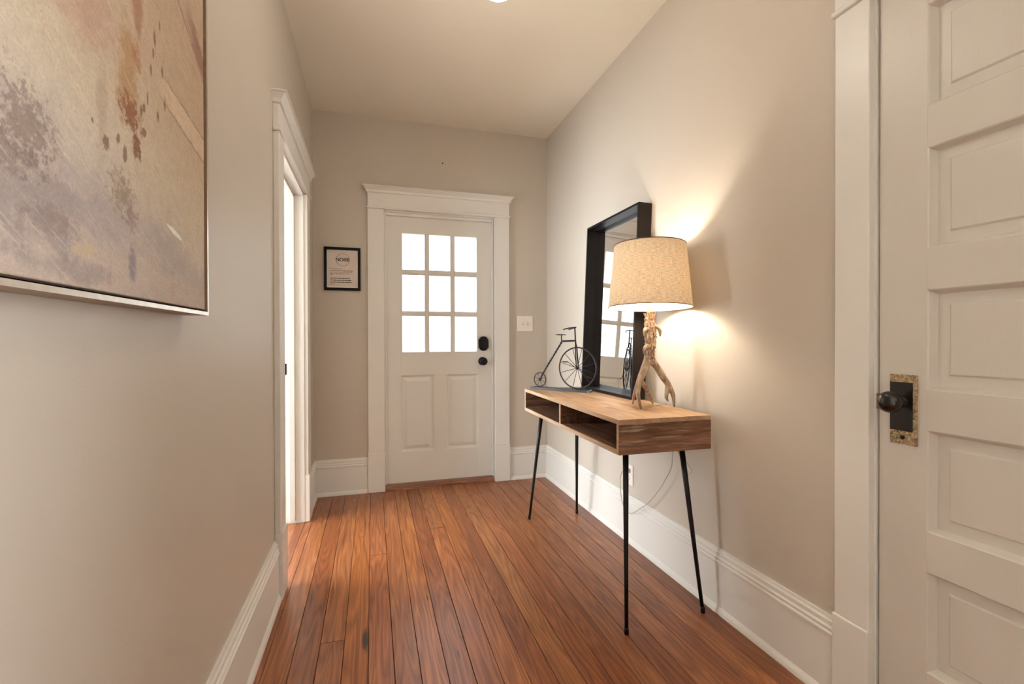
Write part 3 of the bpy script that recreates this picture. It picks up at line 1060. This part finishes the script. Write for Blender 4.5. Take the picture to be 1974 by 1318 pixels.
wo = bpy.data.objects.new('printed_word', me)
COL.objects.link(wo)
wo.parent = pp
wo.location = mb(ncx, 0.0093, ncz + 0.001) - WL[pp.name]
# lines too small to read: rows of dark word shapes
rl = random.Random(3)
for z, x1f, hgt in ((1.688, 0.55, 0.0035), (1.674, 1.0, 0.0045), (1.662, 0.97, 0.0028), (1.652, 0.85, 0.0035), (1.641, 0.14, 0.0035), (1.618, 0.87, 0.0055), (1.603, 0.93, 0.0055), (1.588, 0.95, 0.0055), (1.574, 0.17, 0.0045)):
    bm = B()
    x = NX0 + fw + 0.024
    xe = x + 0.158 * x1f
    while x < xe - 0.003:
        w = min(rl.uniform(0.009, 0.026), xe - x)
        box(bm, mb, x, x + w, 0.0088, 0.0092, z - hgt / 2, z + hgt / 2)
        x += w + 0.0035
    obj('text_line', bm, 'ink' if hgt > 0.005 else 'ink_faint', pp)

# ------------------------------------------------------------------ light switch, nail, outlet
sw = thing('light_switch', mb(1.223, 0, 1.226), 'white double toggle light switch plate right of the front door', 'light switch')
bm = B(); box(bm, mb, 1.155, 1.291, 0, 0.006, 1.226, 1.354); bevel(bm, 0.0025)
obj('plate', bm, 'plastic', sw)
for x, up in ((1.203, 1), (1.245, 1)):
    boxo('toggle_slot', mb, (x - 0.006, x + 0.006, 0.005, 0.0066, 1.276, 1.304), 'cord', sw)
    bm = B()
    hexa(bm, [mb(x - 0.005, 0.006, 1.283), mb(x + 0.005, 0.006, 1.283), mb(x + 0.004, 0.020, 1.297), mb(x - 0.004, 0.020, 1.297),
              mb(x - 0.005, 0.006, 1.298), mb(x + 0.005, 0.006, 1.298), mb(x + 0.004, 0.019, 1.306), mb(x - 0.004, 0.019, 1.306)])
    obj('toggle', bm, 'plastic', sw)
    for z in (1.243, 1.337):
        bm = B(); lathe(bm, mb(x, 0.006, z), (0, -1, 0), [(0, 0.0032), (0.001, 0.003), (0.0014, 0.001)], 10)
        obj('screw', bm, 'plastic', sw)
bm = B(); lathe(bm, mb(0.538, -0.004, 2.551), (0, -1, 0.15), [(0, 0.0025), (0.014, 0.0025), (0.0145, 0.0055), (0.017, 0.005)], 10)
tag(obj('nail', bm, 'lock_black'), 'small nail left in the wall above the front door', 'nail')

ol = thing('wall_outlet', mr(2.405, 0, 0.325), 'white wall outlet plate under the console table', 'outlet')
bm = B(); box(bm, mr, 2.370, 2.440, 0, 0.006, 0.325, 0.440); bevel(bm, 0.002)
obj('plate', bm, 'plastic', ol)
for z in (0.358, 0.407):
    bm = B(); lathe(bm, mr(2.405, 0.005, z), (-1, 0, 0), [(0, 0.016), (0.0025, 0.016), (0.003, 0.014)], 20)
    rc = obj('socket_face', bm, 'plastic', ol)
    for dy in (-0.006, 0.006):
        boxo('slot', mr, (2.405 + dy - 0.001, 2.405 + dy + 0.001, 0.0075, 0.0085, z - 0.004, z + 0.005), 'lock_black', rc)

# ------------------------------------------------------------------ console table
CA = 0.0116
CC = Vector((1.149, 2.275, 0))
CL, CWD, CZB = 1.241, 0.426, 0.702
cu_, cv_ = Vector((math.sin(CA), math.cos(CA), 0)), Vector((math.cos(CA), -math.sin(CA), 0))


def mc(a, o, z):               # a along the length (0 = near end), o from front to wall
    q = CC + cu_ * (a - CL / 2) + cv_ * (o - CWD / 2)
    return Vector((q.x, q.y, z))


ct = thing('console_table', (CC.x, CC.y, 0), 'wooden console table with two open cubbies on black angled legs', 'console table')
TH = 0.019
boxo('top_panel', mc, (0, CL, 0, CWD, TOPZ - TH, TOPZ), 'top_wood', ct, 0.0015)
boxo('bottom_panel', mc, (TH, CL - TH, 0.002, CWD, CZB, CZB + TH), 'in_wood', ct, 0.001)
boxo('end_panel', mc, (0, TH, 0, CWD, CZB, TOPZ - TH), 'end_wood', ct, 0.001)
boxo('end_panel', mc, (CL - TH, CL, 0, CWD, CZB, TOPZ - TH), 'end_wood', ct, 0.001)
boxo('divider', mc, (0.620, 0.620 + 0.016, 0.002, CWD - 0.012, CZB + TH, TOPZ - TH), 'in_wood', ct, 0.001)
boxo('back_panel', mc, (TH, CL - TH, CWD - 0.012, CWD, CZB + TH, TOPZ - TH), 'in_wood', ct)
for d in ((TH, CL - TH, -0.0015, 0.002, CZB, CZB + TH), (0.620, 0.636, -0.0015, 0.002, CZB + TH, TOPZ - TH), (TH * 0.2, TH, -0.0015, 0.0, CZB, TOPZ - TH), (CL - TH, CL - TH * 0.2, -0.0015, 0.0, CZB, TOPZ - TH), (0, CL, -0.0015, 0.0, TOPZ - TH, TOPZ - 0.001)):
    boxo('front_edging', mc, d, 'edge_wood', ct)
for foot, topp in (((0.966, 2.880), (1.024, 2.80)), ((1.301, 2.885), (1.268, 2.81)), ((0.954, 1.646), (1.005, 1.74)), ((1.340, 1.684), (1.288, 1.76))):
    a = Vector((foot[0], foot[1], 0.0))
    b_ = Vector((topp[0], topp[1], CZB))
    d = (b_ - a)
    bm = B(); tube(bm, [a + d * s for s in (0.035, 0.3, 0.65, 1.0)], [0.0078, 0.0085, 0.0105, 0.0125], 16)
    lg = obj('leg', bm, 'leg_metal', ct, True)
    bm = B(); lathe(bm, (a.x, a.y, 0.0), (0, 0, 1), [(0, 0.0082), (0.005, 0.0092), (0.018, 0.0090), (0.026, 0.0078)], 16)
    obj('foot', bm, 'lock_black', lg, True)
    bm = B(); box(bm, mw, b_.x - 0.03, b_.x + 0.03, b_.y - 0.03, b_.y + 0.03, CZB - 0.003, CZB)
    obj('mounting_plate', bm, 'leg_metal', lg)

# ------------------------------------------------------------------ mirror leaning on the wall
MY0, MY1 = 2.175, 2.795
mh = 1.032
bx0, tx0 = 1.292, 1.336                      # front face x at the bottom and at the top
lean = math.atan2(tx0 - bx0, mh)
mdep = 0.078


def mm(a, o, z):                             # a along Y, o depth towards the wall, z up the mirror
    return Vector((bx0 + o * math.cos(lean) + z * math.sin(lean), a, TOPZ + 0.0005 + z * math.cos(lean) + (mdep - o) * math.sin(lean)))


mi = thing('mirror', (bx0 + mdep / 2, (MY0 + MY1) / 2, TOPZ), 'tall black deep-framed mirror leaning on the wall above the console', 'mirror')
fwm = 0.013
for d in ((MY0, MY0 + fwm, 0, mdep, 0, mh), (MY1 - fwm, MY1, 0, mdep, 0, mh), (MY0 + fwm, MY1 - fwm, 0, mdep, 0, fwm), (MY0 + fwm, MY1 - fwm, 0, mdep, mh - fwm, mh)):
    boxo('frame_side', mm, d, 'mahogany', mi, 0.0012)
boxo('backing', mm, (MY0 + fwm, MY1 - fwm, mdep - 0.008, mdep - 0.002, fwm, mh - fwm), 'black_frame', mi)
bm = B()
rings = []
for ins, o in ((0.0, mdep - 0.0125), (0.024, mdep - 0.0155)):
    a0, a1, z0, z1 = MY0 + fwm + ins, MY1 - fwm - ins, fwm + ins, mh - fwm - ins
    rings.append([bm.verts.new(mm(a, o, z)) for a, z in ((a0, z0), (a1, z0), (a1, z1), (a0, z1))])
bk = [bm.verts.new(mm(v[0], mdep - 0.009, v[1])) for v in ((MY0 + fwm, fwm), (MY1 - fwm, fwm), (MY1 - fwm, mh - fwm), (MY0 + fwm, mh - fwm))]
for A, C in ((bk, rings[0]), (rings[0], rings[1])):
    for i in range(4):
        bm.faces.new((A[i], A[(i + 1) % 4], C[(i + 1) % 4], C[i]))
bm.faces.new(rings[1]); bm.faces.new(bk[::-1])
go = obj('mirror_glass', bm, 'mirror', mi)
go['label'] = 'bevelled mirror glass'

# ------------------------------------------------------------------ antler table lamp
LX, LY = 1.222, 1.90
lamp = thing('table_lamp', (LX, LY, TOPZ), 'lit table lamp with antler base and linen drum shade', 'table lamp')


def horn(name, pts, r, mat, wob, n=6, seg=14, parent=lamp):
    P = spline(pts, n)
    bm = B(); tube(bm, P, lerp_list(r, len(P)), seg, wob=wob, wobscale=110.0 if mat == 'antler_rough' else 40.0)
    return obj(name, bm, mat, parent, True)


shaft = horn('antler_shaft', [(1.222, 1.90, 1.282), (1.223, 1.90, 1.270), (1.222, 1.90, 1.240), (1.223, 1.90, 1.219), (1.226, 1.9, 1.16), (1.223, 1.9, 1.108), (1.220, 1.9, 1.045)],
             [0.027, 0.025, 0.022, 0.023, 0.026, 0.024, 0.022, 0.021], 'antler_rough', 0.28, 12, 28)
shaft['label'] = 'pebbled brown antler column'
for pts, r in (([(1.205, 1.895, 1.205), (1.190, 1.885, 1.203), (1.182, 1.88, 1.192), (1.181, 1.878, 1.172)], [0.011, 0.009, 0.007, 0.003]),
               ([(1.235, 1.885, 1.222), (1.250, 1.876, 1.212), (1.258, 1.872, 1.195), (1.257, 1.870, 1.172)], [0.011, 0.009, 0.008, 0.003]),
               ([(1.207, 1.89, 1.128), (1.190, 1.88, 1.124), (1.180, 1.876, 1.108), (1.181, 1.874, 1.083)], [0.011, 0.010, 0.008, 0.003])):
    horn('antler_spur', pts, r, 'antler', 0.1, 5, 10)
horn('antler_leg', [(1.214, 1.90, 1.075), (1.204, 1.9, 1.045), (1.186, 1.895, 1.012), (1.164, 1.89, 0.97), (1.149, 1.88, 0.924), (1.146, 1.87, 0.887), (1.153, 1.862, 0.8475)], [0.019, 0.018, 0.017, 0.015, 0.0105, 0.0085, 0.0042], 'antler', 0.08)
horn('antler_leg', [(1.160, 1.89, 0.975), (1.167, 1.91, 0.955), (1.179, 1.95, 0.922), (1.199, 2.0, 0.882), (1.214, 2.035, 0.8475)], [0.011, 0.011, 0.009, 0.0075, 0.0042], 'antler', 0.08)
horn('antler_leg', [(1.166, 1.89, 0.975), (1.187, 1.902, 0.956), (1.223, 1.93, 0.929), (1.267, 1.97, 0.89), (1.301, 1.995, 0.8475)], [0.011, 0.012, 0.0105, 0.009, 0.0042], 'antler', 0.08)
horn('antler_leg', [(1.226, 1.90, 1.08), (1.239, 1.9, 1.056), (1.259, 1.893, 1.026), (1.283, 1.885, 0.984), (1.309, 1.878, 0.945), (1.326, 1.87, 0.899), (1.328, 1.865, 0.8475)], [0.017, 0.017, 0.016, 0.0155, 0.013, 0.0095, 0.0042], 'antler', 0.08)
horn('antler_leg', [(1.306, 1.878, 0.955), (1.303, 1.879, 0.93), (1.299, 1.88, 0.912), (1.3, 1.885, 0.892), (1.312, 1.89, 0.872)], [0.012, 0.012, 0.010, 0.008, 0.004], 'antler', 0.08)
bm = B(); lathe(bm, (LX, LY, 1.278), (0, 0, 1), [(0, 0.012), (0.004, 0.0125), (0.085, 0.0125), (0.088, 0.009)], 20)
obj('candle_sleeve', bm, 'white_shade_socket', lamp, True)
bm = B(); lathe(bm, (LX, LY, 1.366), (0, 0, 1), [(0, 0.012), (0.02, 0.013), (0.04, 0.022), (0.06, 0.030), (0.078, 0.031), (0.094, 0.024), (0.103, 0.010), (0.105, 0.002)], 24)
bo = obj('bulb', bm, 'bulb', lamp, True)
bo['label'] = 'lit warm bulb'
SZ0, SZ1, SR0, SR1 = 1.305, 1.590, 0.187, 0.160
bm = B(); lathe(bm, (LX, LY, SZ0), (0, 0, 1), [(0, SR0), (SZ1 - SZ0, SR1)], 96, cap=False)
sh = obj('lamp_shade', bm, 'linen', lamp, True, origin=(LX, LY, SZ0))
sh['label'] = 'tapered natural linen drum shade'
bm = B(); lathe(bm, (LX, LY, SZ0 + 0.001), (0, 0, 1), [(0, SR0 - 0.0015), (SZ1 - SZ0 - 0.002, SR1 - 0.0015)], 96, cap=False)
obj('shade_liner', bm, 'liner', sh, True, origin=(LX, LY, SZ0))
for z, r in ((SZ0, SR0), (SZ1, SR1)):
    bm = B(); tube(bm, [(LX + r * math.cos(2 * math.pi * i / 72), LY + r * math.sin(2 * math.pi * i / 72), z) for i in range(72)], 0.0021, 6, closed=True)
    obj('shade_rim', bm, 'bronze_rim', sh, True)
SHADE_TILT = math.radians(2.5)
sh.rotation_euler = (SHADE_TILT * LY / math.hypot(LX, LY) * -1, SHADE_TILT * LX / math.hypot(LX, LY), 0)
# harp and spider that carry the shade
bm = B()
tube(bm, spline([(LX - 0.014, LY, 1.362), (LX - 0.05, LY, 1.40), (LX - 0.055, LY, 1.47), (LX - 0.03, LY, 1.545), (LX, LY, 1.562), (LX + 0.03, LY, 1.545), (LX + 0.055, LY, 1.47), (LX + 0.05, LY, 1.40), (LX + 0.014, LY, 1.362)], 5), 0.0018, 6)
obj('harp', bm, 'bronze_rim', lamp, True)
for k3 in range(3):
    a = 2 * math.pi * k3 / 3 + 0.4
    bm = B(); tube(bm, [(LX, LY, 1.562), (LX + 0.08 * math.cos(a), LY + 0.08 * math.sin(a), 1.568), (LX + (SR1 - 0.002) * math.cos(a), LY + (SR1 - 0.002) * math.sin(a), SZ1 - 0.002)], 0.0018, 6)
    obj('spider_arm', bm, 'bronze_rim', sh, True)
# cord: behind the table, hanging below it and up to the outlet
cordpts = [(1.245, 1.925, 0.846), (1.30, 1.955, 0.8455), (1.352, 1.985, 0.8455), (1.374, 1.99, 0.838), (1.379, 1.985, 0.75), (1.380, 1.950, 0.64), (1.38, 1.953, 0.594), (1.38, 1.961, 0.542), (1.38, 1.999, 0.482), (1.38, 2.065, 0.398), (1.378, 2.153, 0.308),
           (1.376, 2.233, 0.249), (1.376, 2.323, 0.190), (1.376, 2.396, 0.196), (1.378, 2.442, 0.267), (1.38, 2.448, 0.36), (1.385, 2.425, 0.402), (1.396, 2.405, 0.407)]
bm = B(); tube(bm, spline(cordpts, 6), 0.0023, 6)
co = obj('power_cord', bm, 'cord', None, True)
tag(co, 'thin grey lamp cord looping under the console table to the outlet', 'power cord')
bm = B(); box(bm, mr, 2.394, 2.416, 0.0082, 0.030, 0.397, 0.417); bevel(bm, 0.003)
obj('plug', bm, 'cord', co)
loop = [(1.379, 1.90, 0.74), (1.379, 1.87, 0.655), (1.379, 1.862, 0.615), (1.379, 1.836, 0.587), (1.379, 1.810, 0.566), (1.379, 1.822, 0.549), (1.379, 1.846, 0.556), (1.379, 1.886, 0.60), (1.379, 1.93, 0.655), (1.379, 1.95, 0.70)]
bm = B(); tube(bm, spline(loop, 6), 0.0020, 6)
obj('cord_loop', bm, 'cord', co, True)

# ------------------------------------------------------------------ iron penny-farthing
BA = math.radians(52)
bd = Vector((math.cos(BA), -math.sin(BA), 0))
bn = Vector((math.sin(BA), math.cos(BA), 0))
BR = 0.129
BT = 0.014
HUB = Vector((1.192, 2.632, TOPZ + BT + BR))


def bp(s, z, n_=0.0):
    return HUB + bd * s + bn * n_ + Vector((0, 0, z))


bk_ = thing('bicycle_sculpture', (HUB.x, HUB.y, TOPZ), 'dark iron penny-farthing bicycle ornament on a flat base', 'ornament')
bm = B()
hexa(bm, [bp(-0.325, -BR - BT, -0.035), bp(0.085, -BR - BT, -0.035), bp(0.085, -BR - BT, 0.035), bp(-0.325, -BR - BT, 0.035),
          bp(-0.320, -BR, -0.031), bp(0.080, -BR, -0.031), bp(0.080, -BR, 0.031), bp(-0.320, -BR, 0.031)])
obj('base_plate', bm, 'iron', bk_)


def wheel(s0, z0, r, nsp, rr, sr):
    bm = B(); tube(bm, [bp(s0 + (r - rr) * math.cos(2 * math.pi * i / 56), z0 + (r - rr) * math.sin(2 * math.pi * i / 56)) for i in range(56)], rr, 8, closed=True)
    w = obj('wheel', bm, 'iron', bk_, True)
    bm = B(); lathe(bm, bp(s0, z0, -0.010), bn, [(0, rr * 1.6), (0.004, rr * 2.2), (0.016, rr * 2.2), (0.020, rr * 1.6)], 14)
    obj('hub', bm, 'iron', w, True)
    for i in range(nsp):
        a = 2 * math.pi * (i + 0.5) / nsp
        bm = B(); tube(bm, [bp(s0, z0), bp(s0 + (r - rr) * math.cos(a), z0 + (r - rr) * math.sin(a))], sr, 6)
        obj('spoke', bm, 'iron', w, True)


wheel(0, 0, BR, 12, 0.0045, 0.0017)
SRW = 0.047
SS, SZ = -0.268, -BR + SRW
wheel(SS, SZ, SRW, 8, 0.0034, 0.0014)
for sgn in (-1, 1):
    bm = B(); tube(bm, [bp(-0.010, 0.142, 0.0), bp(-0.009, 0.130, 0.009 * sgn), bp(0, 0.0, 0.013 * sgn)], [0.005, 0.0042, 0.0038], 8)
    obj('fork_blade', bm, 'iron', bk_, True)
bm = B(); tube(bm, [bp(-0.010, 0.135), bp(-0.013, 0.168), bp(-0.017, 0.243)], [0.0052, 0.0046, 0.0042], 10)
obj('steering_stem', bm, 'iron', bk_, True)
bm = B(); tube(bm, spline([bp(-0.078, 0.234, -0.034), bp(-0.045, 0.242, -0.027), bp(-0.014, 0.246, -0.008), bp(-0.014, 0.246, 0.008), bp(-0.045, 0.242, 0.027), bp(-0.078, 0.234, 0.034)], 5), 0.0036, 8)
obj('handlebar', bm, 'iron', bk_, True)
# twisted square bar backbone
bm = B()
path = [bp(-0.012, 0.166), bp(-0.105, 0.163)] + [bp(-0.105 + (-0.245 + 0.105) * s, 0.163 + (-0.040 - 0.163) * s) for s in [i / 36 for i in range(1, 37)]] + [bp(SS + 0.006, SZ + 0.006, 0.0)]
rads = [0.0052, 0.0060] + [0.0058 + 0.0014 * math.sin(i * 1.9) for i in range(36)] + [0.0045]
tube(bm, path, rads, 8)
obj('backbone', bm, 'iron', bk_, True)
bm = B(); tube(bm, [bp(-0.109, 0.160), bp(-0.110, 0.200)], 0.0038, 8)
obj('seat_post', bm, 'iron', bk_, True)
bm = B()
tube(bm, spline([bp(-0.152, 0.206), bp(-0.130, 0.203), bp(-0.105, 0.2025), bp(-0.078, 0.199)], 4), lerp_list([0.004, 0.0105, 0.010, 0.004], 13), 10)
for v in bm.verts:
    z = v.co.z - (HUB.z + 0.203)
    v.co.z = HUB.z + 0.203 + z * 0.4
obj('seat', bm, 'iron', bk_, True)
for sgn, (cs, cz), (ps, pz_) in ((-1, (-0.056, 0.036), (-0.092, 0.037)), (1, (0.054, -0.052), (0.082, -0.060))):
    bm = B(); tube(bm, [bp(0, 0, 0.014 * sgn), bp(cs, cz, 0.016 * sgn)], 0.0022, 8)
    cr = obj('crank', bm, 'iron', bk_, True)
    bm = B(); tube(bm, [bp(cs, cz, 0.016 * sgn), bp(ps, pz_, 0.022 * sgn)], 0.0030, 8)
    obj('pedal', bm, 'iron', cr, True)


# ------------------------------------------------------------------ ceiling globes
def ceiling_globe(x, y, zc, r, label):
    t_ = thing('ceiling_light', (x, y, H), label, 'ceiling light')
    bm = B(); lathe(bm, (x, y, H), (0, 0, -1), [(0, 0.065), (0.012, 0.065), (0.022, 0.05), (0.028, 0.012), (0.030, 0.010)], 32)
    obj('canopy', bm, 'plastic', t_, True)
    bm = B(); tube(bm, [(x, y, H - 0.028), (x, y, zc + r * 0.98)], 0.008, 12)
    obj('stem', bm, 'plastic', t_, True)
    bm = B(); lathe(bm, (x, y, zc + r * 0.9), (0, 0, 1), [(0, 0.045), (0.03, 0.042), (0.04, 0.012)], 24)
    obj('fitter_cap', bm, 'plastic', t_, True)
    bm = B()
    lathe(bm, (x, y, zc), (0, 0, -1), [(-r * math.cos(a), r * math.sin(a)) for a in [0.45 + (math.pi - 0.45) * i / 18 for i in range(19)]], 32)
    obj('opal_globe', bm, 'globe', t_, True)


ceiling_globe(0.449, 1.687, 2.50, 0.08, 'small round warm hanging light, cut off by the top edge')
ceiling_globe(0.50, -1.6, 2.50, 0.08, 'small round warm hanging light added out of view behind the viewer as fill')  # extra fill lamp, invented behind the camera
